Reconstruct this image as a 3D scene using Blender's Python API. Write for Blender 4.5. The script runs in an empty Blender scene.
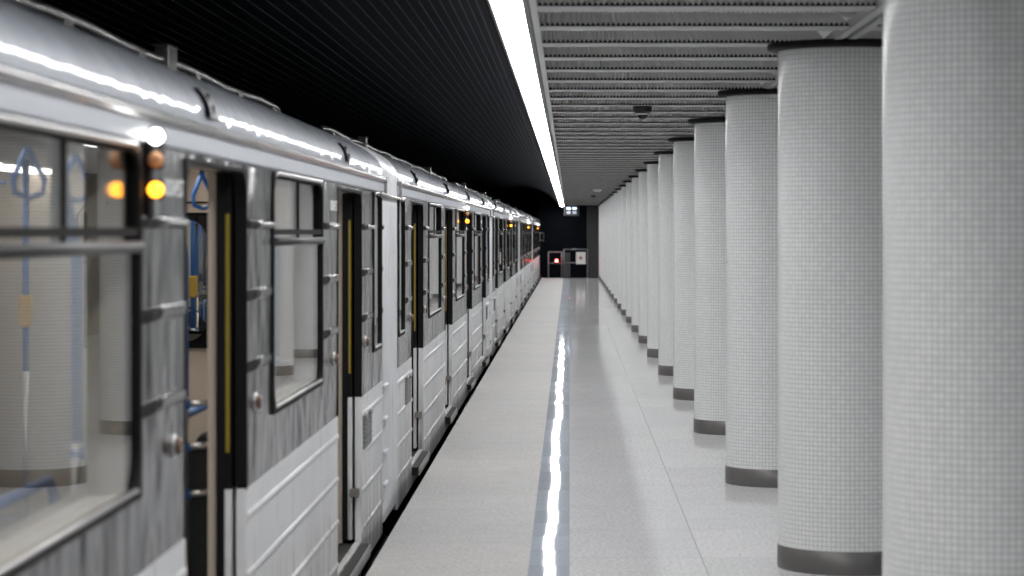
import bpy, math, random
from mathutils import Vector
random.seed(7)
PI = math.pi
S = bpy.context.scene
C = S.collection

# ------------------------------------------------------------------ helpers
class MB:
    """collects faces; build() links them as ONE mesh object"""
    def __init__(self, ox=0., oy=0., oz=0.):
        self.v = []; self.f = []; self.m = []; self.s = []; self.uv = None
        self.o = (ox, oy, oz)
    def vert(self, x, y, z):
        self.v.append((x + self.o[0], y + self.o[1], z + self.o[2])); return len(self.v) - 1
    def face(self, idx, m=0, s=False):
        self.f.append(idx); self.m.append(m); self.s.append(s)
    def quad(self, a, b, c, d, m=0, s=False):
        self.face([self.vert(*p) for p in (a, b, c, d)], m, s)
    def box(self, x0, x1, y0, y1, z0, z1, m=0):
        if x0 > x1: x0, x1 = x1, x0
        i = [self.vert(x, y, z) for z in (z0, z1) for y in (y0, y1) for x in (x0, x1)]
        for q in ((0, 2, 3, 1), (4, 5, 7, 6), (0, 1, 5, 4), (2, 6, 7, 3), (0, 4, 6, 2), (1, 3, 7, 5)):
            self.face([i[k] for k in q], m)
    def bbox(self, x0, x1, y0, y1, z0, z1, b=.004, m=0):
        """box with chamfered edges"""
        xs = (x0, x1); ys = (y0, y1); zs = (z0, z1); P = {}
        for i in (0, 1):
            for j in (0, 1):
                for k in (0, 1):
                    sx = b if i == 0 else -b; sy = b if j == 0 else -b; sz = b if k == 0 else -b
                    P[i, j, k, 0] = self.vert(xs[i], ys[j] + sy, zs[k] + sz)
                    P[i, j, k, 1] = self.vert(xs[i] + sx, ys[j], zs[k] + sz)
                    P[i, j, k, 2] = self.vert(xs[i] + sx, ys[j] + sy, zs[k])
        def q(l, flip): self.face(l[::-1] if flip else l, m)
        for t in (0, 1):
            q([P[t, 0, 0, 0], P[t, 1, 0, 0], P[t, 1, 1, 0], P[t, 0, 1, 0]], t == 0)
            q([P[0, t, 0, 1], P[0, t, 1, 1], P[1, t, 1, 1], P[1, t, 0, 1]], t == 0)
            q([P[0, 0, t, 2], P[1, 0, t, 2], P[1, 1, t, 2], P[0, 1, t, 2]], t == 0)
        for a in (0, 1):
            for c in (0, 1):
                q([P[a, c, 0, 0], P[a, c, 1, 0], P[a, c, 1, 1], P[a, c, 0, 1]], (a + c) % 2 == 0)
                q([P[a, 0, c, 0], P[a, 0, c, 2], P[a, 1, c, 2], P[a, 1, c, 0]], (a + c) % 2 == 1)
                q([P[0, a, c, 1], P[0, a, c, 2], P[1, a, c, 2], P[1, a, c, 1]], (a + c) % 2 == 0)
                for k in (0, 1):
                    q([P[a, c, k, 0], P[a, c, k, 1], P[a, c, k, 2]], (a + c + k) % 2 == 0)
    def tube(self, pts, r, n=8, m=0, closed=False, caps=True):
        P = [Vector(p) for p in pts]; N = len(P); rings = []
        for i, p in enumerate(P):
            if closed: t = P[(i + 1) % N] - P[i - 1]
            else: t = P[min(i + 1, N - 1)] - P[max(i - 1, 0)]
            t.normalize()
            up = Vector((0, 0, 1)) if abs(t.z) < .9 else Vector((1, 0, 0))
            a = t.cross(up).normalized(); b = t.cross(a)
            rr = r[i] if isinstance(r, (list, tuple)) else r
            rings.append([self.vert(*(p + a * math.cos(2 * PI * k / n) * rr + b * math.sin(2 * PI * k / n) * rr)) for k in range(n)])
        for i in range(N if closed else N - 1):
            A, B = rings[i], rings[(i + 1) % N]
            for k in range(n):
                self.face([A[k], A[(k + 1) % n], B[(k + 1) % n], B[k]], m, True)
        if caps and not closed:
            self.face(rings[0][::-1], m); self.face(rings[-1], m)
    def lathe(self, prof, c, axis='z', n=32, m=0, s=True, cap=True):
        """prof: (radius, height) along axis from centre c"""
        rings = []
        for r, h in prof:
            ring = []
            for k in range(n):
                a = 2 * PI * k / n; u, w = r * math.cos(a), r * math.sin(a)
                p = {'z': (u, w, h), 'x': (h, u, w), 'y': (w, h, u)}[axis]
                ring.append(self.vert(c[0] + p[0], c[1] + p[1], c[2] + p[2]))
            rings.append(ring)
        for A, B in zip(rings, rings[1:]):
            for k in range(n): self.face([A[k], A[(k + 1) % n], B[(k + 1) % n], B[k]], m, s)
        if cap:
            self.face(rings[0][::-1], m); self.face(rings[-1], m)
    def extrude_y(self, prof, y0, y1, m=0, s=True, caps=False, steps=1):
        """open profile of (x, z) run along y"""
        R = []
        for k in range(steps + 1):
            y = y0 + (y1 - y0) * k / steps
            R.append([self.vert(x, y, z) for x, z in prof])
        for A, B in zip(R, R[1:]):
            for k in range(len(prof) - 1): self.face([A[k], A[k + 1], B[k + 1], B[k]], m, s)
        if caps: self.face(R[0][::-1], m); self.face(R[-1], m)
    def wall(self, x, y0, y1, z0, z1, holes, m=0, t=0., flip=False, mret=None):
        """plane at x with rectangular holes; t = depth of the hole returns"""
        hs = [(max(a, y0), min(b, y1), max(c, z0), min(d, z1)) for a, b, c, d in holes]
        hs = [h for h in hs if h[0] < h[1] and h[2] < h[3]]
        ys = sorted({y0, y1, *[h[0] for h in hs], *[h[1] for h in hs]})
        zs = sorted({z0, z1, *[h[2] for h in hs], *[h[3] for h in hs]})
        for a, b in zip(ys, ys[1:]):
            for c, d in zip(zs, zs[1:]):
                my, mz = (a + b) / 2, (c + d) / 2
                if any(h[0] < my < h[1] and h[2] < mz < h[3] for h in hs): continue
                p = [(x, a, c), (x, b, c), (x, b, d), (x, a, d)]
                if flip: p.reverse()
                self.quad(*p, m=m)
        if t:
            mr = m if mret is None else mret
            for (a, b, c, d) in hs:
                if a > y0: self.quad((x, a, c), (x - t, a, c), (x - t, a, d), (x, a, d), m=mr)
                if b < y1: self.quad((x, b, d), (x - t, b, d), (x - t, b, c), (x, b, c), m=mr)
                if c > z0: self.quad((x, a, c), (x, b, c), (x - t, b, c), (x - t, a, c), m=mr)
                if d < z1: self.quad((x, a, d), (x - t, a, d), (x - t, b, d), (x, b, d), m=mr)
    def ring(self, x, y0, y1, z0, z1, inset, over, radii, depth, m=0, mi=None, n=6, axis='x', arch=False):
        """frame on plane x: outer rect grown by over, inner rounded rect shrunk by inset"""
        def loop(a, b, c, d, rs):
            out = [(b, c)] if arch else []
            for (cy, cz, sy, sz, st), r in zip(((b, c, -1, 1, -90), (b, d, -1, -1, 0), (a, d, 1, -1, 90), (a, c, 1, 1, 180)), rs):
                if arch and cz == c: continue
                oy, oz = cy + sy * r, cz + sz * r
                for k in range(n + 1):
                    an = math.radians(st + 90 * k / n)
                    out.append((oy + r * math.cos(an), oz + r * math.sin(an)))
            if arch: out.append((a, c))
            return out
        O = loop(y0 - over, y1 + over, z0 - over, z1 + over, [.012] * 4)
        I = loop(y0 + inset, y1 - inset, z0 + inset, z1 - inset, radii)
        def V(p, xx): return self.vert(xx, p[0], p[1]) if axis == 'x' else self.vert(p[0], xx, p[1])
        vo = [V(p, x) for p in O]; vi = [V(p, x) for p in I]
        vb = [V(p, x - depth) for p in I]; vob = [V(p, x - .012) for p in O]
        N = len(O); mi = m if mi is None else mi
        for k in range(N - 1 if arch else N):
            j = (k + 1) % N
            self.face([vo[k], vo[j], vi[j], vi[k]], m)
            self.face([vi[k], vi[j], vb[j], vb[k]], mi)
            self.face([vob[k], vob[j], vo[j], vo[k]], m)
    def build(self, name, mats, parent=None, loc=None):
        me = bpy.data.meshes.new(name)
        me.from_pydata(self.v, [], self.f)
        if not isinstance(mats, (list, tuple)): mats = [mats]
        for mt in mats: me.materials.append(mt)
        me.polygons.foreach_set('material_index', self.m)
        me.polygons.foreach_set('use_smooth', self.s)
        me.update()
        o = bpy.data.objects.new(name, me); C.objects.link(o)
        if parent: o.parent = parent
        if loc: o.location = loc
        return o

def tag(o, label=None, cat=None, group=None, kind=None):
    if label: o['label'] = label
    if cat: o['category'] = cat
    if group: o['group'] = group
    if kind: o['kind'] = kind
    return o
def empty(name, loc):
    o = bpy.data.objects.new(name, None); C.objects.link(o); o.location = loc
    o.empty_display_size = .1
    return o
def struct(o): o['kind'] = 'structure'; return o
def copy_tree(o, parent=None, skip=()):
    c = o.copy(); C.objects.link(c); c.parent = parent
    for ch in o.children:
        if ch.name.split('.')[0] in skip: continue
        copy_tree(ch, c, skip)
    return c

# ------------------------------------------------------------------ materials
def newmat(name):
    m = bpy.data.materials.new(name); m.use_nodes = True
    nt = m.node_tree; return m, nt, nt.nodes['Principled BSDF'], nt.nodes, nt.links
def N_(nt, typ, **kw):
    n = nt.nodes.new(typ)
    for k, v in kw.items():
        if k.startswith('i_'): n.inputs[int(k[2:])].default_value = v
        else: setattr(n, k, v)
    return n
def math_(nt, op, a, b=None, c=None):
    n = nt.nodes.new('ShaderNodeMath'); n.operation = op
    for i, v in enumerate((a, b, c)):
        if v is None: continue
        if isinstance(v, (int, float)): n.inputs[i].default_value = v
        else: nt.links.new(v, n.inputs[i])
    return n.outputs[0]
def mixc(nt, fac, a, b, mode='MIX'):
    n = nt.nodes.new('ShaderNodeMix'); n.data_type = 'RGBA'; n.blend_type = mode
    for i, v in ((0, fac), (6, a), (7, b)):
        if isinstance(v, (int, float)): n.inputs[i].default_value = v
        elif isinstance(v, tuple): n.inputs[i].default_value = (*v, 1)
        else: nt.links.new(v, n.inputs[i])
    return n.outputs[2]
def noise(nt, vec, scale, detail=3, rough=.5):
    n = nt.nodes.new('ShaderNodeTexNoise'); n.inputs['Scale'].default_value = scale
    n.inputs['Detail'].default_value = detail; n.inputs['Roughness'].default_value = rough
    if vec is not None: nt.links.new(vec, n.inputs['Vector'])
    return n.outputs['Fac']
def mapping(nt, scale, which='Object', loc=(0, 0, 0)):
    tc = nt.nodes.new('ShaderNodeTexCoord'); mp = nt.nodes.new('ShaderNodeMapping')
    mp.inputs['Scale'].default_value = scale; mp.inputs['Location'].default_value = loc
    nt.links.new(tc.outputs[which], mp.inputs['Vector']); return mp.outputs[0]
def rampf(nt, fac, lo, hi):
    n = nt.nodes.new('ShaderNodeMapRange'); n.inputs[1].default_value = lo; n.inputs[2].default_value = hi
    nt.links.new(fac, n.inputs[0]); return n.outputs[0]
def bump(nt, h, strength, dist, bsdf):
    b = nt.nodes.new('ShaderNodeBump'); b.inputs['Strength'].default_value = strength
    b.inputs['Distance'].default_value = dist; nt.links.new(h, b.inputs['Height'])
    nt.links.new(b.outputs[0], bsdf.inputs['Normal'])
    return b
def simple(name, col, rough=.5, metal=0., spec=.5, var=.08, scale=14., coat=0.):
    m, nt, b, _, L = newmat(name)
    f = noise(nt, mapping(nt, (1, 1, 1)), scale, 4)
    L.new(mixc(nt, f, tuple(c * (1 - var) for c in col), tuple(min(1, c * (1 + var)) for c in col)), b.inputs['Base Color'])
    b.inputs['Roughness'].default_value = rough; b.inputs['Metallic'].default_value = metal
    b.inputs['Specular IOR Level'].default_value = spec
    if coat: b.inputs['Coat Weight'].default_value = coat; b.inputs['Coat Roughness'].default_value = .05
    return m
def emit(name, col, strength):
    m, nt, b, _, L = newmat(name)
    b.inputs['Base Color'].default_value = (*col, 1)
    b.inputs['Emission Color'].default_value = (*col, 1); b.inputs['Emission Strength'].default_value = strength
    return m

def mat_tile():
    m, nt, b, _, L = newmat('mosaic_tile')
    uv = nt.nodes.new('ShaderNodeTexCoord'); sp = nt.nodes.new('ShaderNodeSeparateXYZ'); L.new(uv.outputs['UV'], sp.inputs[0])
    ds = []
    for k in (0, 1):
        fr = math_(nt, 'FRACT', sp.outputs[k]); ds.append(math_(nt, 'ABSOLUTE', math_(nt, 'SUBTRACT', fr, .5)))
    d = math_(nt, 'MAXIMUM', ds[0], ds[1])
    g = rampf(nt, d, .40, .455)
    cell = nt.nodes.new('ShaderNodeVectorMath'); cell.operation = 'FLOOR'; L.new(uv.outputs['UV'], cell.inputs[0])
    oi = nt.nodes.new('ShaderNodeObjectInfo')
    ad = nt.nodes.new('ShaderNodeVectorMath'); ad.operation = 'ADD'; L.new(cell.outputs[0], ad.inputs[0])
    cx = nt.nodes.new('ShaderNodeCombineXYZ'); L.new(math_(nt, 'MULTIPLY', oi.outputs['Random'], 91.), cx.inputs[2]); L.new(cx.outputs[0], ad.inputs[1])
    wn = nt.nodes.new('ShaderNodeTexWhiteNoise'); L.new(ad.outputs[0], wn.inputs['Vector'])
    tile = mixc(nt, wn.outputs['Value'], (.77, .78, .775), (.85, .855, .85))
    big = noise(nt, mapping(nt, (1, 1, .35)), 2.2, 4)
    tile = mixc(nt, rampf(nt, big, .3, .75), tile, mixc(nt, .5, tile, (.74, .76, .75)))
    odd = math_(nt, 'GREATER_THAN', wn.outputs['Value'], .9998)
    tile = mixc(nt, odd, tile, (.34, .34, .33))
    L.new(mixc(nt, g, tile, (.46, .47, .465)), b.inputs['Base Color'])
    L.new(math_(nt, 'ADD', math_(nt, 'MULTIPLY', g, .45), .22), b.inputs['Roughness'])
    bump(nt, math_(nt, 'SUBTRACT', 1., g), .5, .0012, b)
    return m

def mat_floor(name, col, speck, rough, px, py, x0, joint=.004, coat=0., tone=.05, jcol=.62, tilt=0., wav=0., spec=.5):
    """stone slabs: fine speckle, joints every px (x) and py (y)"""
    m, nt, b, _, L = newmat(name)
    tc = nt.nodes.new('ShaderNodeTexCoord'); sp = nt.nodes.new('ShaderNodeSeparateXYZ'); L.new(tc.outputs['Object'], sp.inputs[0])
    sx = math_(nt, 'DIVIDE', math_(nt, 'SUBTRACT', sp.outputs[0], x0), px); sy = math_(nt, 'DIVIDE', sp.outputs[1], py)
    jx = math_(nt, 'LESS_THAN', math_(nt, 'ABSOLUTE', math_(nt, 'SUBTRACT', math_(nt, 'FRACT', math_(nt, 'ADD', sx, .5)), .5)), joint / px)
    jy = math_(nt, 'LESS_THAN', math_(nt, 'ABSOLUTE', math_(nt, 'SUBTRACT', math_(nt, 'FRACT', sy), .5)), joint / py)
    j = math_(nt, 'MAXIMUM', jx, jy)
    cv = nt.nodes.new('ShaderNodeCombineXYZ'); L.new(math_(nt, 'FLOOR', sx), cv.inputs[0]); L.new(math_(nt, 'FLOOR', math_(nt, 'ADD', sy, .5)), cv.inputs[1])
    wn = nt.nodes.new('ShaderNodeTexWhiteNoise'); L.new(cv.outputs[0], wn.inputs['Vector'])
    f1 = noise(nt, tc.outputs['Object'], 45, 4, .85); f2 = noise(nt, tc.outputs['Object'], 3.1, 5)
    c = mixc(nt, rampf(nt, f1, .35, .66), tuple(v * (1 - speck) for v in col), tuple(v * (1 + speck) for v in col))
    c = mixc(nt, math_(nt, 'MULTIPLY', wn.outputs['Value'], tone * 2), c, mixc(nt, 1., c, (.6, .6, .6), 'MULTIPLY'))
    c = mixc(nt, math_(nt, 'MULTIPLY', rampf(nt, f2, .4, .8), .22), c, mixc(nt, 1., c, (.72, .70, .68), 'MULTIPLY'))
    c = mixc(nt, j, c, mixc(nt, 1., c, (jcol, jcol, jcol), 'MULTIPLY'))
    L.new(c, b.inputs['Base Color'])
    f3 = noise(nt, tc.outputs['Object'], 7., 4)
    L.new(math_(nt, 'ADD', math_(nt, 'MULTIPLY', f3, rough * .5), rough * .75), b.inputs['Roughness'])
    h = math_(nt, 'MULTIPLY', math_(nt, 'SUBTRACT', 1., j), .3)
    if wav:
        h = math_(nt, 'ADD', h, math_(nt, 'MULTIPLY', noise(nt, tc.outputs['Object'], 4.5, 2), wav))
    if tilt:   # every slab lies at a slightly different angle
        dx = math_(nt, 'MULTIPLY', math_(nt, 'SUBTRACT', wn.outputs['Value'], .5), tilt)
        h = math_(nt, 'ADD', h, math_(nt, 'MULTIPLY', sp.outputs[0], dx))
    bm = bump(nt, h, 1., .002, b)
    b.inputs['Specular IOR Level'].default_value = spec
    if coat:
        b.inputs['Coat Weight'].default_value = coat; b.inputs['Coat Roughness'].default_value = .04
        L.new(bm.outputs[0], b.inputs['Coat Normal'])
    return m

def mat_paint(name, col, rough, metal=0., streak=0., scol=(.12, .11, .10), wav=0., zlo=None, zhi=None, coat=0., wscale=(1, 1, 1), spec=.5, wave_s=3., thr=(.50, .74)):
    """car-body paint with vertical dirt streaks and gently uneven sheet"""
    m, nt, b, _, L = newmat(name)
    f = noise(nt, mapping(nt, (3, 3, .35)), 5, 5, .6)
    f2 = noise(nt, mapping(nt, (1, 1, 1)), 2.2, 4)
    c = mixc(nt, rampf(nt, f2, .3, .7), tuple(v * .93 for v in col), tuple(min(1., v * 1.05) for v in col))
    if streak:
        s = rampf(nt, noise(nt, mapping(nt, (8, 8, .30)), 3.2, 5, .6), *thr)
        if zlo is not None:
            tc = nt.nodes.new('ShaderNodeTexCoord'); sp = nt.nodes.new('ShaderNodeSeparateXYZ'); L.new(tc.outputs['Object'], sp.inputs[0])
            s = math_(nt, 'MULTIPLY', s, rampf(nt, sp.outputs[2], zhi, zlo))
        c = mixc(nt, math_(nt, 'MULTIPLY', s, streak), c, scol)
    L.new(c, b.inputs['Base Color'])
    L.new(math_(nt, 'ADD', math_(nt, 'MULTIPLY', f, rough * .6), rough * .7), b.inputs['Roughness'])
    b.inputs['Metallic'].default_value = metal; b.inputs['Specular IOR Level'].default_value = spec
    if coat: b.inputs['Coat Weight'].default_value = coat; b.inputs['Coat Roughness'].default_value = .06
    if wav:
        bm = bump(nt, noise(nt, mapping(nt, wscale), wave_s, 2), 1., wav, b)
        if coat: L.new(bm.outputs[0], b.inputs['Coat Normal'])
    return m

def mat_glass():
    m = bpy.data.materials.new('window_glass'); m.use_nodes = True; nt = m.node_tree; L = nt.links
    nt.nodes.remove(nt.nodes['Principled BSDF']); out = nt.nodes['Material Output']
    lw = nt.nodes.new('ShaderNodeLayerWeight'); lw.inputs['Blend'].default_value = .5
    fr = math_(nt, 'ADD', math_(nt, 'MULTIPLY', math_(nt, 'POWER', lw.outputs['Facing'], 5.), .95), .045)
    t = nt.nodes.new('ShaderNodeBsdfTransparent'); t.inputs[0].default_value = (.93, .95, .95, 1)
    g = nt.nodes.new('ShaderNodeBsdfGlossy'); g.inputs['Roughness'].default_value = .015
    mx = nt.nodes.new('ShaderNodeMixShader'); L.new(fr, mx.inputs[0]); L.new(t.outputs[0], mx.inputs[1]); L.new(g.outputs[0], mx.inputs[2])
    L.new(mx.outputs[0], out.inputs[0]); return m

M = {}
M['tile'] = mat_tile()
M['steel'] = simple('brushed_steel', (.17, .165, .16), .42, .6, var=.25, scale=6)
M['granite'] = mat_floor('granite_slabs', (.72, .72, .73), .30, .08, .69, 1.2, 0., tone=.09, joint=.003, wav=.03, spec=.05)
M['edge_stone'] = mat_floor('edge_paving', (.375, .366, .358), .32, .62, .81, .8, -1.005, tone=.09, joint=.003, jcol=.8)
M['polished'] = mat_floor('polished_band', (.38, .43, .50), .15, .6, .22, .6, -.21, tone=.3, joint=.004, tilt=6., wav=.09, coat=.55, spec=.1)
M['mouth_shade'] = simple('black_mouth_shade', (.006, .006, .006), .9, 0, spec=.1)
M['ceil_sheet'] = simple('ceiling_sheet', (.86, .86, .85), .5, 0, var=.04)
M['ceil'] = simple('ceiling_metal', (.45, .45, .44), .45, .1, var=.06)
M['ceil_back'] = simple('ceiling_void', (.85, .85, .84), .8, 0, var=.1)
M['black'] = simple('black_lacquer', (.006, .006, .007), .6, 0, spec=.25, var=.3, scale=5)
M['slat_lip'] = simple('slat_lip_lit', (.075, .09, .11), .5, spec=.2)  # coloured paler than the slats, for the light their edges catch
M['slat'] = simple('dark_ceiling_slats', (.007, .0088, .012), .5, 0., spec=.08, var=.2, scale=3)
M['dark'] = simple('dark_concrete', (.006, .008, .012), .9, 0, spec=.08, var=.3, scale=2)
M['concrete'] = simple('track_bed', (.03, .03, .03), .9, 0, var=.4, scale=8)
M['panel_grey'] = simple('dark_grey_cladding', (.036, .037, .04), .6, 0, var=.1)
M['light'] = emit('lit_diffuser', (.985, .99, 1.), 30.5)
M['light_dim'] = emit('lit_diffuser_dim', (.985, .99, 1.), 8.)
M['edge_alu'] = simple('aluminium_edge', (.50, .50, .50), .4, .3)
M['white_plastic'] = simple('white_plastic', (.75, .75, .74), .4)
M['grey_plastic'] = simple('grey_plastic', (.16, .16, .16), .45)
M['dark_plastic'] = simple('dark_plastic', (.03, .03, .03), .5)
M['smoked'] = simple('smoked_dome', (.008, .008, .01), .08, 0, var=0)
# car
M['grey_paint'] = mat_paint('grey_body_paint', (.050, .050, .052), .15, 0.12, .5, (.02, .02, .02), .05, wscale=(1, .9, .6), wave_s=2.6, spec=.36)
M['white_paint'] = mat_paint('white_body_paint', (.71, .715, .725), .30, 0., .85, (.07, .066, .062), .002, zlo=1.10, zhi=1.72, thr=(.40, .56))
M['rail_paint'] = simple('pale_cantrail_paint', (.48, .50, .54), .3, 0., var=.05, scale=2)
M['roof'] = mat_paint('pale_grey_roof_paint', (.46, .495, .545), .48, 0., .10, (.25, .25, .25), .0045, coat=.8, wscale=(.05, 1, .05), wave_s=6.)
M['gang'] = mat_paint('white_gangway_paint', (.70, .71, .735), .3, 0., .1)
M['gutter'] = simple('gutter_metal', (.36, .345, .335), .18, .6, var=.25, scale=4)
M['vent_grey'] = simple('grey_vent_paint', (.20, .20, .20), .5)
M['rubber'] = simple('black_rubber', (.005, .005, .006), .6, spec=.15, var=.2)
M['frame_rubber'] = simple('dark_window_rubber', (.010, .009, .008), .6, spec=.12, var=.2)
M['alu'] = simple('brushed_aluminium', (.55, .54, .53), .3, .9, var=.1)
M['dull_alu'] = simple('dull_aluminium', (.045, .043, .042), .5, .1, var=.1)
M['yellow'] = simple('yellow_edge_tape', (.24, .17, .008), .55)
M['beige'] = simple('beige_lining', (.50, .43, .36), .5, 0, var=.05, scale=3)
M['cream'] = simple('cream_ceiling_panel', (.68, .65, .60), .5, 0, var=.04)
M['seat'] = simple('black_seat_moquette', (.014, .015, .018), .7, 0, var=.4, scale=30)
M['blue'] = simple('blue_enamel', (.03, .16, .52), .3, 0, var=.05)
M['car_floor'] = simple('car_floor', (.16, .16, .165), .5, 0, var=.2, scale=40)
M['car_floor_dark'] = simple('dark_sill_rubber', (.02, .02, .02), .7, var=.3, spec=.2)
M['amberlit'] = emit('lit_amber_lens', (1., .36, .02), 5.)
M['whitelit'] = emit('lit_white_lens', (1., .98, .95), 9.)
M['amber'] = simple('unlit_amber_lens', (.62, .30, .14), .2)
M['redlit'] = emit('lit_red_lens', (1., .04, .03), 75.)
M['saloon'] = emit('saloon_lamp_diffuser', (1., .95, .87), 7.)
M['glass'] = mat_glass()
M['knob'] = simple('worn_brown_knob', (.16, .10, .075), .35, .4)
M['under'] = simple('black_underframe', (.012, .012, .012), .8)
M['railsteel'] = simple('rail_steel', (.2, .17, .15), .35, .9)
M['letter'] = simple('pale_lettering', (.88, .88, .88), .5)
M['serrated'] = simple('worn_step_plate', (.55, .55, .54), .4, .5, var=.5, scale=60)
M['signwhite'] = simple('white_sign_board', (.72, .70, .66), .5)
M['signred'] = simple('dark_red_mark', (.32, .05, .04), .5)
M['bluelit'] = emit('lit_blue_white_pane', (.62, .76, 1.), 2.2)
M['dimpane'] = emit('dim_grey_pane', (.45, .46, .52), .45)
M['galv'] = simple('galvanised_tube', (.20, .21, .21), .4, .6)
M['card'] = simple('yellow_card', (.75, .45, .06), .6)

# ------------------------------------------------------------------ setting
H = 1.7
YE = 88.5            # end of the platform
XE = -1.005          # platform edge
ZC = 2.65            # ceiling
b = MB(); b.box(0., 5.6, -6, YE, -1.3, 0); struct(b.build('floor', M['granite']))
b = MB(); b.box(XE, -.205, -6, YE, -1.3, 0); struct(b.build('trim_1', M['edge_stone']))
b = MB(); b.box(-.205, 0., -6, YE, -1.3, 0); struct(b.build('trim_2', M['polished']))
b = MB(); b.box(-4.6, XE, -6, 110, -1.5, -1.3); struct(b.build('track_bed', M['concrete']))
for x in (-3.17, -1.73):
    b = MB(); b.box(x - .035, x + .035, -6, 108, -1.16, -1.12); b.box(x - .01, x + .01, -6, 108, -1.27, -1.16); b.box(x - .07, x + .07, -6, 108, -1.3, -1.27)
    struct(b.build('trim_3', M['railsteel']))
b = MB(); b.box(-4.8, -4.6, -6, 110, -1.5, 3.9); struct(b.build('wall_left', M['dark']))
b = MB(); b.box(5.6, 5.8, -6, YE + 4, -1.3, 3.2); struct(b.build('wall_right', M['dark']))
b = MB(); b.box(-4.6, -1.2, 109.8, 110, -1.5, 3.9); b.box(-1.2, 5.8, YE + 3.6, YE + 3.8, -1.5, 3.9); struct(b.build('wall_far', M['dark']))
b = MB(); b.box(.66, 5.6, YE - .05, YE + .6, 0, ZC); struct(b.build('trim_4', M['panel_grey']))

# ribbed ceiling over the platform: one metre modules, each a flat flange with a
# corrugated sheet rising from its near edge, open in front, under a closed void
PIT = .0235; CX0 = -.135; CX1 = 1.30
b = MB()
nrow = int(YE - 2.2)
def corr(x0, x1, y):
    n = int((x1 - x0) / PIT); pr = []
    for k in range(2 * n + 1):
        pr.append((x0 + k * PIT / 2, k % 2))
    lo = [b.vert(x, y, ZC + .004 + .016 * t) for x, t in pr]
    hi = [b.vert(x, y + .46, ZC + .100 + .016 * t) for x, t in pr]
    for k in range(len(pr) - 1): b.face([lo[k], lo[k + 1], hi[k + 1], hi[k]], 1)
    for k in range(0, len(pr) - 2, 2):      # black faces stand in for the shade inside each corrugation mouth
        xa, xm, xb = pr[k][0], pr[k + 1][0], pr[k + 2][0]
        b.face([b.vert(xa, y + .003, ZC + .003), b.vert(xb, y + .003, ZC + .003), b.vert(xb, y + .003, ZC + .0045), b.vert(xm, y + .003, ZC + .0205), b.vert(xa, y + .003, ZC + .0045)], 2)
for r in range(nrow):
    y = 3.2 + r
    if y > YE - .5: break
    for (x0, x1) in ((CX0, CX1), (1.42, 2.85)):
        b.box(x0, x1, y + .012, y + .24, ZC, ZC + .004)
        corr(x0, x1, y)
struct(b.build('ceiling', [M['ceil'], M['ceil_sheet'], M['mouth_shade']]))
for x0, x1 in ((-.165, CX0), (1.305, 1.345), (1.375, 1.415)):
    b = MB(); b.box(x0, x1, 2, YE, ZC - .006, ZC + .04, 0); struct(b.build('trim_5', M['edge_alu']))
b = MB(); b.box(-.165, 3.2, 2, YE, ZC + .26, ZC + .30); b.box(3.14, 5.6, 2, YE, ZC, ZC + .04); b.box(-.165, -.155, 2, YE, ZC, ZC + .28)
struct(b.build('ceiling_void', M['ceil_back']))
# dark slatted vault over the track
b = MB()
x, z, ang = -.345, ZC - .005, math.radians(54)
k = 0
while x > -4.55:
    w = .12
    x2, z2 = x - w * math.cos(ang), z + w * math.sin(ang)
    nx, nz = -math.sin(ang), -math.cos(ang)      # towards the track below
    b.quad((x, -4, z), (x2, -4, z2), (x2, 110, z2), (x, 110, z))
    # raised lip where one slat laps the next
    lx, lz = x2 - nx * 0 + .0, z2
    b.quad((x2, -4, z2), (x2 + nx * .006, -4, z2 + nz * .006), (x2 + nx * .006, 110, z2 + nz * .006), (x2, 110, z2), m=1)
    b.quad((x2 + nx * .006, -4, z2 + nz * .006), (x2 + nx * .006 - .012 * math.cos(ang), -4, z2 + nz * .006 + .012 * math.sin(ang)),
           (x2 + nx * .006 - .012 * math.cos(ang), 110, z2 + nz * .006 + .012 * math.sin(ang)), (x2 + nx * .006, 110, z2 + nz * .006), m=1)
    x, z = x2, z2
    ang = max(math.radians(-4), ang - math.radians(4.2)); k += 1
struct(b.build('ceiling_vault', [M['slat'], M['slat_lip']]))
b = MB(); b.box(-4.8, -.17, -6, 110, 3.9, 4.0); struct(b.build('ceiling_slab', M['dark']))

# continuous light strips, the right one unseen, added to brighten the pillars
def light_strip(cx, sgn, label, lamp):
    lt = tag(empty('ceiling_light', (cx, 40, ZC)), label, 'ceiling light')
    b = MB(0, -40, -ZC); seg = 1.24; y = 1.0
    while y < YE + 2.6:
        b.quad((-.0625, y, ZC - .002), (-.0625, y + seg - .008, ZC - .002), (.0625, y + seg - .008, ZC - .002), (.0625, y, ZC - .002)); y += seg
    b.build('diffuser', lamp, lt)
    b = MB(0, -40, -ZC); x0, x1 = sorted((-.077 * sgn, -.064 * sgn)); b.box(x0, x1, 1, YE + 2.6, ZC - .008, ZC + .1)
    x2, x3 = sorted((.0635 * sgn, .0865 * sgn)); b.box(x2, x3, 1, YE + 2.6, ZC - .004, ZC + .1); b.box(min(x0, x2), max(x1, x3), 1, YE + 2.6, ZC + .1, ZC + .11)
    b.build('housing', M['grey_plastic'], lt)
light_strip(-.2585, 1, 'long continuous white light strip along the ceiling edge between platform and train', M['light'])
light_strip(3.05, -1, 'unseen second light strip beyond the right side of the pillars, added to brighten them', M['light_dim'])

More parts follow.
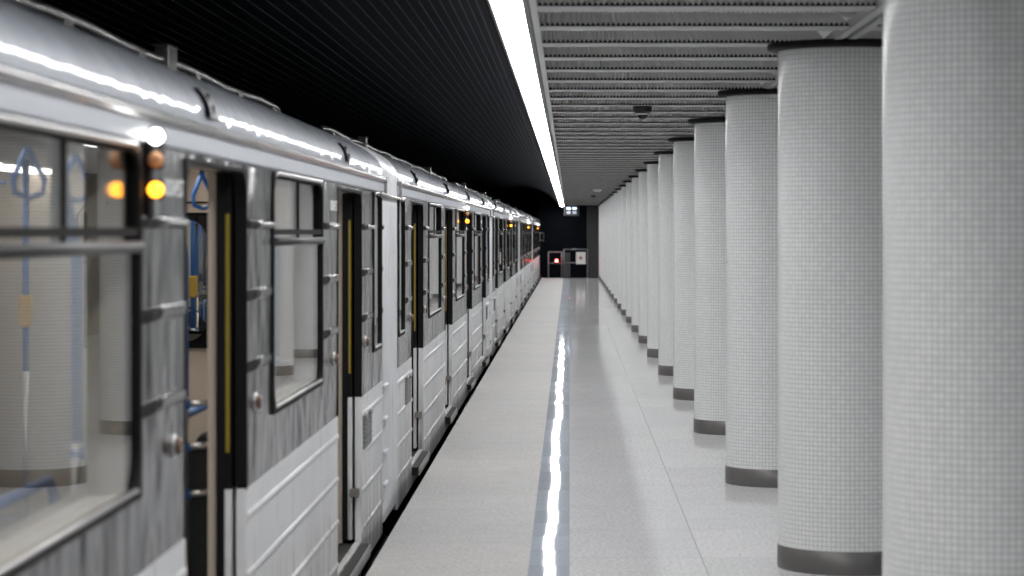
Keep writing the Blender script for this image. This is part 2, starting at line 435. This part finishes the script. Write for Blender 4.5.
# ------------------------------------------------------------------ pillars
def pillar_proto():
    root = empty('pillar', (0, 0, 0))
    R = .35; NT = 94; n = 94
    me = bpy.data.meshes.new('shaft'); vs = []; fs = []; uvs = []
    zs = (.112, 2.625)
    for zz in zs:
        for k in range(n): a = 2 * PI * k / n; vs.append((R * math.cos(a), R * math.sin(a), zz))
    for k in range(n):
        fs.append((k, (k + 1) % n, n + (k + 1) % n, n + k))
        uvs += [(k, zs[0] / .0235), (k + 1, zs[0] / .0235), (k + 1, zs[1] / .0235), (k, zs[1] / .0235)]
    me.from_pydata(vs, [], fs); ul = me.uv_layers.new(name='UVMap')
    for i, u in enumerate(uvs): ul.data[i].uv = u
    for p in me.polygons: p.use_smooth = True
    me.materials.append(M['tile'])
    o = bpy.data.objects.new('shaft', me); C.objects.link(o); o.parent = root
    b = MB(); b.lathe([(.352, 0), (.353, .003), (.353, .115), (.349, .118)], (0, 0, 0), n=72)
    for a in (3.6, 5.2): b.box(.3535 * math.cos(a) - .002, .3535 * math.cos(a) + .002, .3535 * math.sin(a) - .002, .3535 * math.sin(a) + .002, .002, .116)
    b.build('base_band', M['steel'], root)
    b = MB(); b.lathe([(.36, 2.612), (.40, 2.618), (.403, 2.622), (.403, 2.6485)], (0, 0, 0), n=72); b.build('cap_ring', M['black'], root)
    return root
ords = ['nearest', 'second', 'third', 'fourth', 'fifth', 'sixth', 'seventh', 'eighth', 'ninth', 'tenth', 'eleventh', 'twelfth', 'thirteenth',
        'fourteenth', 'fifteenth', 'sixteenth', 'seventeenth', 'eighteenth', 'nineteenth', 'twentieth']
pp = pillar_proto()
npil = 20
for k in range(npil):
    o = pp if k == 0 else copy_tree(pp)
    o.location = (1.412, 8.17 + 4.11 * k, 0); o.rotation_euler.z = k * 1.9 if k else 0
    if k == 0: lab = 'nearest white mosaic tiled round pillar, cut by the right edge of the photo'
    elif k == npil - 1: lab = 'last white mosaic tiled pillar at the far end of the platform row'
    else: lab = '%s white mosaic tiled round pillar in the row, counting from the camera' % ords[k]
    tag(o, lab, 'pillar', 'white mosaic pillars along the platform', 'thing')

# ------------------------------------------------------------------ metro cars
LC = 19.1; G1 = 14.85; XS = -1.10; XC = -2.45; ZB = -1.12
DOORS = [2.7 + 4.5667 * i for i in range(4)]; DW = .65
OX, OZ = -XC, -ZB
def cb(): return MB(OX, 0, OZ)
Y0, Y1 = .6, 18.5
doors = [(d - DW, d + DW, .06, 1.905) for d in DOORS]
BAYS = [(DOORS[i] + DOORS[i + 1]) / 2 for i in range(3)]
wins = [(c - .905, c + .88, 1.03, 1.914) for c in BAYS]
ewins = [(.72, 1.27, 1.03, 1.914), (17.83, 18.38, 1.03, 1.914)]
holes = doors + wins + ewins
ZW = .824
def spans(z, pad=.0):
    hs = sorted([(a - pad, c + pad) for a, c, e, f in holes if e - .02 < z < f + .02])
    out = []; y = Y0
    for a, c in hs:
        if a > y + .02: out.append((y, a))
        y = max(y, c)
    if Y1 > y + .02: out.append((y, Y1))
    return out
def bead(m, x, y0, y1, z, r, mat=0, k=.8):
    pr = [(x + k * r * math.sin(PI * i / 8), z - r * math.cos(PI * i / 8)) for i in range(9)]
    m.extrude_y(pr, y0, y1, mat, True, caps=True)

def make_car():
    root = empty('metro_car', (XC, 0, ZB))
    # lower side: white with four pressed ribs
    b = cb(); b.wall(XS, Y0, Y1, -.08, ZW, holes, t=.033)
    for z in (.727, .524, .32, .116):
        for a, c in spans(z): bead(b, XS, a + .012, c - .012, z, .013, k=.6)
    b.quad((XS, Y0, -.08), (XS - .05, Y0, -.08), (XS - .05, Y1, -.08), (XS, Y1, -.08))
    for yy in (Y0, Y1): b.quad((XS, yy, -.08), (XS - .12, yy, -.08), (XS - .12, yy, ZW), (XS, yy, ZW))
    b.build('lower_side', M['white_paint'], root)
    # upper side: grey with three ribs
    b = cb(); b.wall(XS, Y0, Y1, ZW, 1.93, holes, t=.033, mret=1)
    for z in (1.725, 1.48, 1.235):
        for a, c in spans(z, .02): bead(b, XS, a + .004, c - .004, z, .017 if z > 1.7 else .02, k=.75 if z > 1.7 else .28)
    for yy in (Y0, Y1): b.quad((XS, yy, ZW), (XS - .12, yy, ZW), (XS - .12, yy, 1.93), (XS, yy, 1.93))
    b.build('upper_side', [M['grey_paint'], M['rubber']], root)
    b = cb(); b.extrude_y([(XS, 1.928), (XS + .012, 1.934), (XS + .012, 1.99), (XS, 2.0)], Y0, Y1, s=False, caps=True); b.build('cantrail', M['rail_paint'], root)
    # roof: steep shoulder into a flat arch
    A, B, ZR = 1.35, .352, 2.05
    half = [(XS, 1.985), (XS, 2.02)]
    arc = [(XC + A * math.cos(t * PI / 36), ZR + B * math.sin(t * PI / 36)) for t in range(37)]
    prof = half + arc + [(2 * XC - XS, 2.02), (2 * XC - XS, 1.985)]
    b = cb(); b.extrude_y(prof, Y0, Y1, steps=6); b.build('roof', M['roof'], root)
    b = cb(); b.tube([(XS + .012, Y0, 2.004), (XS + .012, Y1, 2.004)], .017, 8)
    for yy in (Y0 + .01, Y1 - .04): b.box(XS, XS + .03, yy, yy + .03, 1.90, 2.02)
    b.build('gutter', M['gutter'], root)
    # roof conduit on feet
    b = cb(); xr, zr = -1.70, 2.42
    ya, yb = 1.75, 18.9 - .55
    pts = [(xr, ya - .10, zr - .10), (xr, ya, zr - .01)] + [(xr, ya + .15 + (yb - ya - .3) * i / 24, zr + .008 * math.sin(i * 1.7)) for i in range(25)] + [(xr, yb, zr - .01), (xr, yb + .08, zr - .10)]
    b.tube(pts, .017, 8)
    y = ya + .6
    while y < yb - .2:
        b.box(xr - .02, xr + .02, y, y + .16, zr - .10, zr - .008); y += 1.42
    b.build('roof_rail', M['gutter'], root)
    for yj in (5.1, 14.45):
        b = cb(); b.bbox(xr - .03, xr + .03, yj - .11, yj + .11, zr - .09, zr + .055); b.box(xr - .034, xr + .034, yj - .12, yj + .12, zr + .055, zr + .062)
        b.build('junction_box', M['gutter'], root)
    # vents over the doors: scoop with a tall near mouth sinking into the roof
    for d in DOORS:
        y = d - .27; b = cb()
        zl, zh = 2.045, 2.135; xo = XS + .022
        def px(z, out): return XC + A * math.sqrt(max(0, 1 - ((z - ZR) / B) ** 2)) + out
        n = 6; near = []; far = []
        for i in range(n + 1):
            z = zl + (zh - zl) * i / n
            near.append((px(max(z, ZR), .017), y, z)); far.append((px(max(z, ZR), -.004), y + .36, z))
        base = [(px(max(zl + (zh - zl) * i / n, ZR), -.01), y, zl + (zh - zl) * i / n) for i in range(n + 1)]
        for i in range(n):
            b.quad(near[i], far[i], far[i + 1], near[i + 1]); b.quad(base[i], near[i], near[i + 1], base[i + 1], m=1)
        b.quad(near[0], base[0], (far[0][0], far[0][1], far[0][2]), far[0]); b.face([b.vert(*near[n]), b.vert(*far[n]), b.vert(*base[n])])
        for zz in (2.072, 2.108):
            b.lathe([(.014, -.02), (.014, .004)], (px(zz, .013), y + .09, zz), axis='x', n=14, m=1)
        v = b.build('roof_vent', [M['vent_grey'], M['rubber']], root)
    # windows
    for (a, c, z0, z1) in wins + ewins:
        big = c - a > 1
        b = cb(); b.ring(XS + .008, a, c, z0, z1, .012, .010, [.10, .085, .085, .10] if big else [.08] * 4, .014)
        f = b.build('window', M['frame_rubber'], root)
        zt = 1.675
        b = cb(); b.box(XS - .010, XS - .005, a - .004, c + .004, z0 - .004, (zt if big else z1 + .004)); b.build('pane', M['glass'], f)
        b = cb(); b.tube([(XS + .004, a + .05, z1 - .006), (XS + .012, a + .12, z1 + .004), (XS + .012, c - .12, z1 + .004), (XS + .004, c - .05, z1 - .006)], .009, 8); b.build('trim_strip', M['alu'], f)
        b = cb(); b.tube([(XS + .006, a + .06, z0 + .014), (XS + .006, c - .06, z0 + .014)], .007, 8); b.build('trim_strip', M['alu'], f)
        if big:
            b = cb(); b.box(XS - .010, XS - .005, a, (a + c) / 2 + .03, zt, z1 + .004); b.box(XS - .020, XS - .015, (a + c) / 2 - .02, c, zt, z1 + .004); b.build('vent_pane', M['glass'], f)
            b = cb(); b.box(XS - .034, XS + .002, a, c, zt + .012, zt + .034); b.box(XS - .032, XS, (a + c) / 2 - .012, (a + c) / 2 + .012, zt, z1)
            b.build('divider', M['frame_rubber'], f)
            b = cb(); b.tube([(XS + .006, a + .02, zt - .014), (XS + .006, c - .02, zt - .014)], .016, 10); b.build('vent_rail', M['dull_alu'], f)
    # doorways: rounded black frame, two leaves slid into their pockets, step plate, knobs
    for (a, c, z0, z1) in doors:
        b = cb(); b.ring(XS + .004, a, c, ZW + .004, z1, .006, .008, [.0, .11, .11, .0], .04, arch=True)
        # the frame is black only beside the grey band
        fr = b.build('door_frame', M['rubber'], root)
        for s in (-1, 1):
            e = a + .02 if s < 0 else c - .02
            ya, yb = (e - .62, e) if s < 0 else (e, e + .62)
            b = cb(); b.box(XS - .072, XS - .047, ya, yb, ZW, 1.90, m=0); b.box(XS - .072, XS - .047, ya, yb, .07, ZW, m=1)
            lf = b.build('door_leaf', [M['rubber'], M['white_paint']], root)
            b = cb(); yq = e - s * .006
            b.box(XS - .098, XS - .070, min(yq, e + s * .04), max(yq, e + s * .04), .07, 1.9); b.build('rubber_seal', M['rubber'], lf)
            b = cb(); yq = e - s * .003
            b.box(XS - .066, XS - .053, min(yq, e), max(yq, e), .95, 1.76); b.build('edge_tape', M['yellow'], lf)
            b = cb(); yk = a - .22 if s < 0 else c + .22
            b.lathe([(.033, 0), (.033, .006), (.026, .010)], (XS, yk, 1.105), axis='x', n=20, m=1); b.lathe([(.024, .008), (.024, .020), (.016, .026)], (XS, yk, 1.105), axis='x', n=20)
            b.build('door_button', [M['knob'], M['alu']], root)
        b = cb(); b.box(XS - .03, XS + .040, a + .01, c - .01, -.005, .02, m=1); b.box(XS - .02, XS - .005, a + .01, c - .01, .05, .062)
        for i in range(26):
            yy = a + .04 + (c - a - .1) * i / 25; b.box(XS + .048, XS + .052, yy, yy + .026, -.012, .05)
        b.box(XS - .10, XS + .042, a + .01, c - .01, .02, .05, m=1)
        b.build('step_plate', [M['serrated'], M['car_floor_dark']], root)
        b = cb(); b.bbox(XS - .055, XS - .005, c - .07, c - .012, .30, .345); b.build('door_guide', M['gutter'], root)
    # side lamp cluster, lit white and amber
    yl = LC - 8.6; b = cb()
    b.bbox(XS + .002, XS + .020, yl - .012, yl + .05, 1.735, 1.965); cl = b.build('lamp_housing', M['rubber'], root)
    for z, mt in ((1.945, 'whitelit'), (1.885, 'amber'), (1.808, 'amberlit')):
        b = cb(); b.lathe([(.021, 0), (.021, -.008), (.017, -.016), (.009, -.021)], (XS + .034, yl - .008, z), axis='y', n=16); b.bbox(XS + .012, XS + .05, yl - .009, yl + .03, z - .024, z + .024, m=1)
        b.build('indicator_lamp', [M[mt], M['rubber']], cl)
    # pale lettering beside two doors
    for d in (DOORS[2], DOORS[3]):
        cu = bpy.data.curves.new('t', 'FONT'); cu.body = 'BUDAPEST'; cu.size = .068; cu.extrude = .0006; cu.align_x = 'CENTER'
        to = bpy.data.objects.new('t', cu); C.objects.link(to); bpy.context.view_layer.update()
        me = bpy.data.meshes.new_from_object(to.evaluated_get(bpy.context.evaluated_depsgraph_get())); bpy.data.objects.remove(to)
        me.materials.clear(); me.materials.append(M['letter'])
        o = bpy.data.objects.new('lettering', me); C.objects.link(o); o.parent = root
        o.location = (XS + .0015 + OX, d - DW - .20, 1.798 + OZ); o.rotation_euler = (PI / 2, 0, PI / 2)
    # grille plates low by the end doors
    for yc in (18.05 - .65, 1.27 + .35):
        b = cb(); b.box(XS, XS + .006, yc - .25, yc + .25, .53, .735)
        for i in range(7): b.box(XS + .006, XS + .011, yc - .23, yc + .23, .545 + .024 * i, .553 + .024 * i, m=0)
        b.box(XS + .005, XS + .008, yc - .01, yc + .01, .53, .735, m=1)
        for s in (-.19, .12): b.lathe([(.016, 0), (.016, .014), (.008, .018)], (XS + .006, yc + s, .715), axis='x', n=12, m=1)
        b.build('grille_plate', [M['grey_plastic'], M['alu']], root)
    # gangway shroud reaching to the next car
    b = cb(); ga, gb = Y1 + .015, LC + Y0 - .015
    def prof_(i): return ([(XS + .004 - i, -.02 + i * .5)] + [(XS + .004 - i, -.02 + .1 * q) for q in range(1, 21)] +
                          [(XC + (A + .004 - i) * math.cos(t * PI / 36), ZR + (B + .004 - i) * math.sin(t * PI / 36)) for t in range(37)] +
                          [(2 * XC - XS - .004 + i, 2.0 - .1 * q) for q in range(21)])
    ps = [(ga, .03), (ga + .012, .008), (ga + .03, 0), (gb - .03, 0), (gb - .012, .008), (gb, .03)]
    R = [[b.vert(x, yy, z) for x, z in prof_(i)] for yy, i in ps]
    for P, Q in zip(R, R[1:]):
        for k in range(len(P) - 1): b.face([P[k], P[k + 1], Q[k + 1], Q[k]], 0, True)
    for P in (R[0], R[-1]):
        nn = len(P); inn = [b.vert(b.v[i][0] - OX + (.10 if k > nn / 2 else -.10) * (1), b.v[i][1], b.v[i][2] - OZ - (.08 if 20 < k < nn - 20 else 0)) for k, i in enumerate(P)]
        for k in range(nn - 1): b.face([P[k], P[k + 1], inn[k + 1], inn[k]], 0)
    gg = b.build('gangway_cover', M['gang'], root)
    b = cb(); b.tube([(XS + .02, Y1 - .42, 1.915), (XS + .02, LC + Y0 - .02, 1.907)], .011, 8); b.build('tie_bar', M['gutter'], gg)
    for z in (.784, .587, .392, .20):
        b = cb(); b.bbox(XS, XS + .022, Y1 + .03, Y1 + .24, z - .012, z + .012, .006); b.build('clip', M['gang'], gg)
    b = cb(); b.tube([(XS + .02, Y0 - .01, 1.907), (XS + .02, Y0 + .25, 1.905)], .011, 8); b.build('tie_bar_end', M['gutter'], root)
    # ---- inside
    XI = XS - .13
    b = cb(); b.wall(XI, Y0, Y1, .05, 2.06, [(a - .02, c + .02, 0, z1 + .0) for a, c, z0, z1 in doors] + [(a + .02, c - .02, z0 + .02, z1 - .02) for a, c, z0, z1 in wins + ewins], flip=True)
    for (a, c, z0, z1) in doors:     # pocket edge posts
        for s, e in ((-1, a), (1, c)):
            b.box(XI, XS - .099, min(e, e + s * .05), max(e, e + s * .05), .05, 1.93)
        b.box(XI, XS - .045, a - .05, c + .05, 1.905, 1.93)
    for (a, c, z0, z1) in wins + ewins:
        t = XI; o = XS - .035
        b.quad((t, a + .02, z0), (o, a, z0), (o, c, z0), (t, c - .02, z0)); b.quad((t, a + .02, z1), (t, c - .02, z1), (o, c, z1), (o, a, z1))
        b.quad((t, a + .02, z0), (t, a + .02, z1), (o, a, z1), (o, a, z0)); b.quad((t, c - .02, z0), (o, c, z0), (o, c, z1), (t, c - .02, z1))
    XF = 2 * XC - XS + .13
    b.wall(XF, Y0, Y1, .05, 2.06, wins)
    b.wall(2 * XC - XS, Y0, Y1, -.08, 2.0, wins, flip=True)
    for s, yy in ((1, Y0 + .12), (-1, Y1 - .12)):
        xs = (XF, XC - .36, XC + .36, XI); zs = (.05, 1.04, 1.79, 2.06)
        for i in range(3):
            for j in range(3):
                if i == 1 and j == 1: continue
                p = [(xs[i], yy, zs[j]), (xs[i], yy, zs[j + 1]), (xs[i + 1], yy, zs[j + 1]), (xs[i + 1], yy, zs[j])]
                b.quad(*(p if s < 0 else p[::-1]))
    b.build('saloon_lining', M['beige'], root)
    for s, yy in ((1, Y0 + .135), (-1, Y1 - .135)):
        b = cb(); b.ring(yy, XC - .36, XC + .36, 1.04, 1.79, .02, .02, [.12] * 4, .03, axis='y')
        b.tube([(XC - .42, yy, .06), (XC - .42, yy, 1.80), (XC - .36, yy, 1.87), (XC + .36, yy, 1.87), (XC + .42, yy, 1.80), (XC + .42, yy, .06)], .006, 6)
        f = b.build('end_door_frame', M['rubber'], root)
        b = cb(); b.box(XC - .36, XC + .36, yy + s * .0 - .003, yy + .003, 1.04, 1.79); b.build('end_door_pane', M['glass'], f)
    for (a, c, z0, z1) in wins:
        b = cb(); b.ring(XF + .012, a, c, z0, z1, .02, .02, [.07] * 4, .03); f = b.build('far_window', M['rubber'], root)
        b = cb(); b.box(XF - .05, XF - .044, a, c, z0, z1); b.build('far_pane', M['glass'], f)
    b = cb(); b.box(XF, XI, Y0, Y1, .03, .05); b.build('saloon_floor', M['car_floor'], root)
    b = cb(); b.box(XF, XI, Y0, Y1, 2.06, 2.075)
    b.build('saloon_ceiling', M['cream'], root)
    for xx in (XC - .62, XC + .62):
        b = cb(); y = Y0 + .5
        while y < Y1 - 1.2: b.box(xx - .07, xx + .07, y, y + 1.1, 2.035, 2.059); y += 1.35
        b.build('saloon_lamp', M['saloon'], root)
    # benches along both walls in every bay, screens and poles by the doors
    for c in BAYS:
        for s in (1, -1):
            xw = XI if s > 0 else XF
            b = cb(); b.bbox(min(xw - s * .48, xw - s * .06), max(xw - s * .48, xw - s * .06), c - 1.25, c + 1.25, .38, .47, .02)
            b.bbox(min(xw - s * .10, xw - s * .012), max(xw - s * .10, xw - s * .012), c - 1.25, c + 1.25, .45, .98, .02)
            b.box(min(xw - s * .40, xw - s * .06), max(xw - s * .40, xw - s * .06), c - 1.2, c + 1.2, .05, .38); b.build('seat_bench', M['seat'], root)
            b = cb(); xr_ = xw - s * .17; b.tube([(xr_, c - 1.3, .47), (xr_, c - 1.28, .98), (xr_, c - 1.2, 1.03), (xr_, c + 1.2, 1.03), (xr_, c + 1.28, .98), (xr_, c + 1.3, .47)], .016, 8); b.build('seat_rail', M['blue'], root)
            for q in (-1, 1):
                yy = c + q * 1.36; xp = xw - s * .125; xq = xw - s * .02
                b = cb(); b.tube([(xp, yy, .05), (xp, yy, 1.12)], .016, 8, m=1); b.tube([(xp, yy, 1.12), (xp, yy, 1.62), (xp - s * .05, yy, 1.9), (xp - s * .05, yy, 2.06)], .017, 8)
                for zz in (1.09, .94, .775):
                    b.tube([(xp, yy, zz), (xq, yy, zz + .01)], .011, 8, m=1); b.tube([(xp - s * .016, yy, zz), (xp + s * .022, yy, zz)], .018, 8)
                b.build('grab_pole', [M['blue'], M['alu']], root)
                b = cb(); p = [(xw - s * .01, .05), (xw - s * .01, .96), (xw - s * .07, .98), (xw - s * .14, .90), (xw - s * .44, .52), (xw - s * .46, .05)]
                f0 = [b.vert(x, yy - .015 + q * -.06, z) for x, z in p]; f1 = [b.vert(x, yy + .015 + q * -.06, z) for x, z in p]
                b.face(f0[::-1]); b.face(f1)
                for i in range(6): j = (i + 1) % 6; b.face([f0[i], f0[j], f1[j], f1[i]])
                b.build('draught_screen', M['seat'], root)
    for d in DOORS:
        for xx in (XC - .28, XC + .28):
            b = cb(); b.tube([(xx, d, .05), (xx, d, 1.0)], .017, 8, m=1); b.tube([(xx, d, 1.0), (xx, d, 2.06)], .018, 8)
            b.bbox(xx - .03, xx + .03, d - .035, d + .035, 1.22, 1.38, .01, m=2); b.build('saloon_pole', [M['blue'], M['alu'], M['card']], root)
    for xx in (XC - .83, XC + .83):
        b = cb(); b.tube([(xx, Y0 + .2, 1.985), (xx, Y1 - .2, 1.985)], .014, 8); hr = b.build('ceiling_handrail', M['blue'], root)
    for d in [q + o for q in DOORS for o in (-.35, .35)] + [c + o for c in BAYS for o in (-.8, 0, .8)]:
        for xx in (XC - .83, XC + .83):
            b = cb(); zt = 1.985
            pts = [(xx, d, zt), (xx, d + .012, zt - .05), (xx + .005, d + .062, zt - .13), (xx + .005, d + .055, zt - .17), (xx + .005, d, zt - .185), (xx + .005, d - .055, zt - .17), (xx + .005, d - .062, zt - .13), (xx, d - .012, zt - .05)]
            pts = [(p[0] + (p[1] - d) * .6, d + (p[1] - d) * .7, p[2]) for p in pts]
            b.tube(pts, .010, 6, closed=True)
            b.build('hand_strap', M['blue'], root)
    # below the floor
    b = cb(); b.box(2 * XC - XS + .06, XS - .055, Y0, Y1, -.12, .03); b.box(2 * XC - XS + .25, XS - .25, 5, 14.1, -.8, -.12); b.build('underframe', M['under'], root)
    for yc in (3.3, LC - 3.3):
        b = cb()
        for xx in (-3.17, -1.73):
            b.box(xx - .10, xx + .10, yc - 1.45, yc + 1.45, -.72, -.5)
            for q in (-1.05, 1.05): b.lathe([(.395, -.055), (.395, .055)], (xx, yc + q, -1.12 + .395), axis='x', n=28)
        b.box(-3.1, -1.8, yc - .2, yc + .2, -.6, -.12)
        for q in (-1.05, 1.05): b.tube([(-3.17, yc + q, -.725), (-1.73, yc + q, -.725)], .07, 10)
        b.build('bogie', M['under'], root)
    return root

car = make_car()
NC = 5
labs = ['nearest silver and white metro car, with big window and open doorway at left',
        'second metro car along the platform, beyond the first white gangway cover',
        'third metro car along the platform, between the second and third gangways',
        'fourth metro car along the platform, short in the distance',
        'farthest metro car, the last of the train by the dark tunnel end']
cars = []
for i in range(NC):
    o = car if i == 0 else copy_tree(car, skip=('gangway_cover',) if i == NC - 1 else ())
    o.location = (XC, G1 - LC + LC * i, ZB)
    tag(o, labs[i], 'metro car', 'cars of the metro train')
    cars.append(o)
# the last car ends in a cab with a side mirror
b = cb(); ye = Y1
pr = [(XS, -.08)] + [(XS, 2.02)] + [(XC + 1.35 * math.cos(t * PI / 24), 2.05 + .352 * math.sin(t * PI / 24)) for t in range(25)] + [(2 * XC - XS, 2.02), (2 * XC - XS, -.08)]
sets = []
for yy, k in ((ye, 1.), (ye + .25, .985), (ye + .42, .93), (ye + .5, .84)):
    sets.append([b.vert(XC + (x - XC) * k, yy, .95 + (z - .95) * (1 - (1 - k) * .6)) for x, z in pr])
for P, Q in zip(sets, sets[1:]):
    for k in range(len(P)): j = (k + 1) % len(P); b.face([P[k], P[j], Q[j], Q[k]], 0, True)
b.face(sets[-1]); b.build('cab_front', M['white_paint'], cars[-1])
b = cb(); ym = ye - .06
b.ring(ym, -1.085, -.945, 1.36, 1.66, .014, 0.004, [.02] * 4, .02, axis='y'); b.tube([(XS - .01, ym, 1.64), (-1.02, ym, 1.655)], .012, 6); b.tube([(XS - .01, ym, 1.38), (-1.02, ym, 1.37)], .012, 6)
mr = b.build('side_mirror', M['alu'], cars[-1])
b = cb(); b.box(-1.08, -.95, ym - .016, ym - .010, 1.365, 1.655); b.build('mirror_glass', M['smoked'], mr)

# ------------------------------------------------------------------ small things
def dome(x, y, label, r=.072):
    t = tag(empty('dome_camera', (x, y, ZC)), label, 'security camera', 'ceiling dome cameras')
    b = MB(); b.lathe([(r, 0.), (r * .99, -.02), (r * .86, -.046), (r * .74, -.056)], (0, 0, 0), n=32); b.build('mount', M['dark_plastic'], t)
    b = MB(); b.lathe([(r * .62 * math.cos(a), -.050 - r * .72 * math.sin(a)) for a in [i * PI / 2 / 8 for i in range(8)]] + [(.002, -.050 - r * .72)], (0, 0, 0), n=28); b.build('dome', M['smoked'], t)
    b = MB()
    b.lathe([(r * .74, -.054), (r * .70, -.064), (r * .60, -.066), (r * .60, -.054)], (0, 0, 0), n=32, cap=False); b.build('rim', M['white_plastic'], t)
dome(.557, 18.35, 'dark dome security camera on the ribbed ceiling, the nearer one')
dome(.645, 63.5, 'small dome security camera on the ceiling near the far end')
t = MB(); t.lathe([(.10, 0.), (.10, -.02), (.07, -.06), (.03, -.065)], (0, 0, 0), n=28)
tag(t.build('smoke_detector', M['white_plastic'], loc=(.63, 54.2, ZC)), 'pale round detector on the ceiling in front of the far dome camera', 'smoke detector')

def frame(name, x0, x1, h, y, mids, label, cat, grp=None):
    r = tag(empty(name, ((x0 + x1) / 2, y, 0)), label, cat, grp); ox = (x0 + x1) / 2
    for x in (x0, x1):
        b = MB(); b.tube([(x - ox, 0, 0), (x - ox, 0, h)], .024, 8); b.box(x - ox - .05, x - ox + .05, -.05, .05, 0, .012); b.build('post', M['galv'], r)
    b = MB(); b.tube([(x0 - ox, 0, h), (x1 - ox, 0, h)], .024, 8); b.build('top_rail', M['galv'], r)
    for z in mids:
        b = MB(); b.tube([(x0 - ox, 0, z), (x1 - ox, 0, z)], .02, 8); b.build('mid_rail', M['galv'], r)
    return r
YG = YE - .35
frame('end_barrier', -.75, -.262, .95, YG, (.54,), 'small galvanised tube barrier at the platform end, left one with a red lamp', 'barrier')
g2 = frame('end_gate', -.185, .675, 1.05, YG, (.56,), 'wider galvanised tube gate at the platform end, holding a white sign board', 'gate')
b = MB(); b.bbox(-.42, -.20, -.012, .012, .03, .93, .006); b.build('grey_panel', M['panel_grey'], g2)
sg = tag(empty('warning_sign', (.43, YG - .04, .51)), 'white square sign board with dark red diamond mark on the far gate', 'sign')
b = MB(); b.bbox(-.175, .175, -.008, .008, 0, .44, .004); b.build('board', M['signwhite'], sg)
b = MB()
for (dx, dz) in ((0, .045), (0, -.045), (.045, 0), (-.045, 0), (0, 0)):
    s = .036; c = (dx, .225 + dz)
    b.face([b.vert(c[0], -.011, c[1] - s), b.vert(c[0] + s, -.011, c[1]), b.vert(c[0], -.011, c[1] + s), b.vert(c[0] - s, -.011, c[1])])
b.build('diamond_mark', M['signred'], sg)
rl = tag(empty('signal_lamp', (-.455, YG, .56)), 'small glowing red lamp on the left end barrier rail', 'signal lamp')
b = MB(); b.lathe([(.05, 0), (.05, .02), (.035, .03)], (0, 0, 0), n=16); b.build('lamp_foot', M['rubber'], rl)
b = MB(); b.lathe([(.042, .03), (.045, .07), (.036, .11), (.012, .125)], (0, 0, 0), n=16); b.build('lens', M['redlit'], rl)
hs = tag(empty('hanging_display', (.09, YE - .6, ZC)), 'hanging display box with four panes, two lit blue white, under the far ceiling', 'display sign')
b = MB(); b.bbox(-.28, .28, -.06, .06, -.385, -.02, .01); b.tube([(-.2, 0, -.03), (-.2, 0, 0.02)], .012, 6); b.tube([(.2, 0, -.03), (.2, 0, 0.02)], .012, 6); b.build('case', M['panel_grey'], hs)
for x in (-.10, .11):
    b = MB(); b.box(x - .07, x + .07, -.064, -.058, -.15, -.07); b.build('lit_pane', M['bluelit'], hs)
    b = MB(); b.box(x - .07, x + .07, -.064, -.058, -.31, -.21); b.build('dim_pane', M['dimpane'], hs)

# ------------------------------------------------------------------ world, camera, output
w = bpy.data.worlds.new('World'); S.world = w; w.use_nodes = True
w.node_tree.nodes['Background'].inputs[0].default_value = (.02, .022, .028, 1); w.node_tree.nodes['Background'].inputs[1].default_value = .3
cam = bpy.data.cameras.new('camera'); co = bpy.data.objects.new('camera', cam); C.objects.link(co)
co.location = (0, 0, H); co.rotation_euler = (PI / 2, 0, 0)
cam.sensor_width = 36; cam.lens = 85.; cam.shift_x = -(569 - 512) / 1024; cam.shift_y = -(288 - 231.5) / 1024
cam.clip_start = .05; cam.clip_end = 300
cam.dof.use_dof = True; cam.dof.focus_distance = 22.; cam.dof.aperture_fstop = 4.0
S.camera = co
S.cycles.use_denoising = True
S.cycles.max_bounces = 9; S.cycles.diffuse_bounces = 5; S.cycles.glossy_bounces = 5; S.cycles.transparent_max_bounces = 24
S.cycles.sample_clamp_indirect = 12.
S.view_settings.view_transform = 'Standard'; S.view_settings.look = 'None'
S.view_settings.exposure = 0.; S.view_settings.gamma = 1.; S.view_settings.use_curve_mapping = False
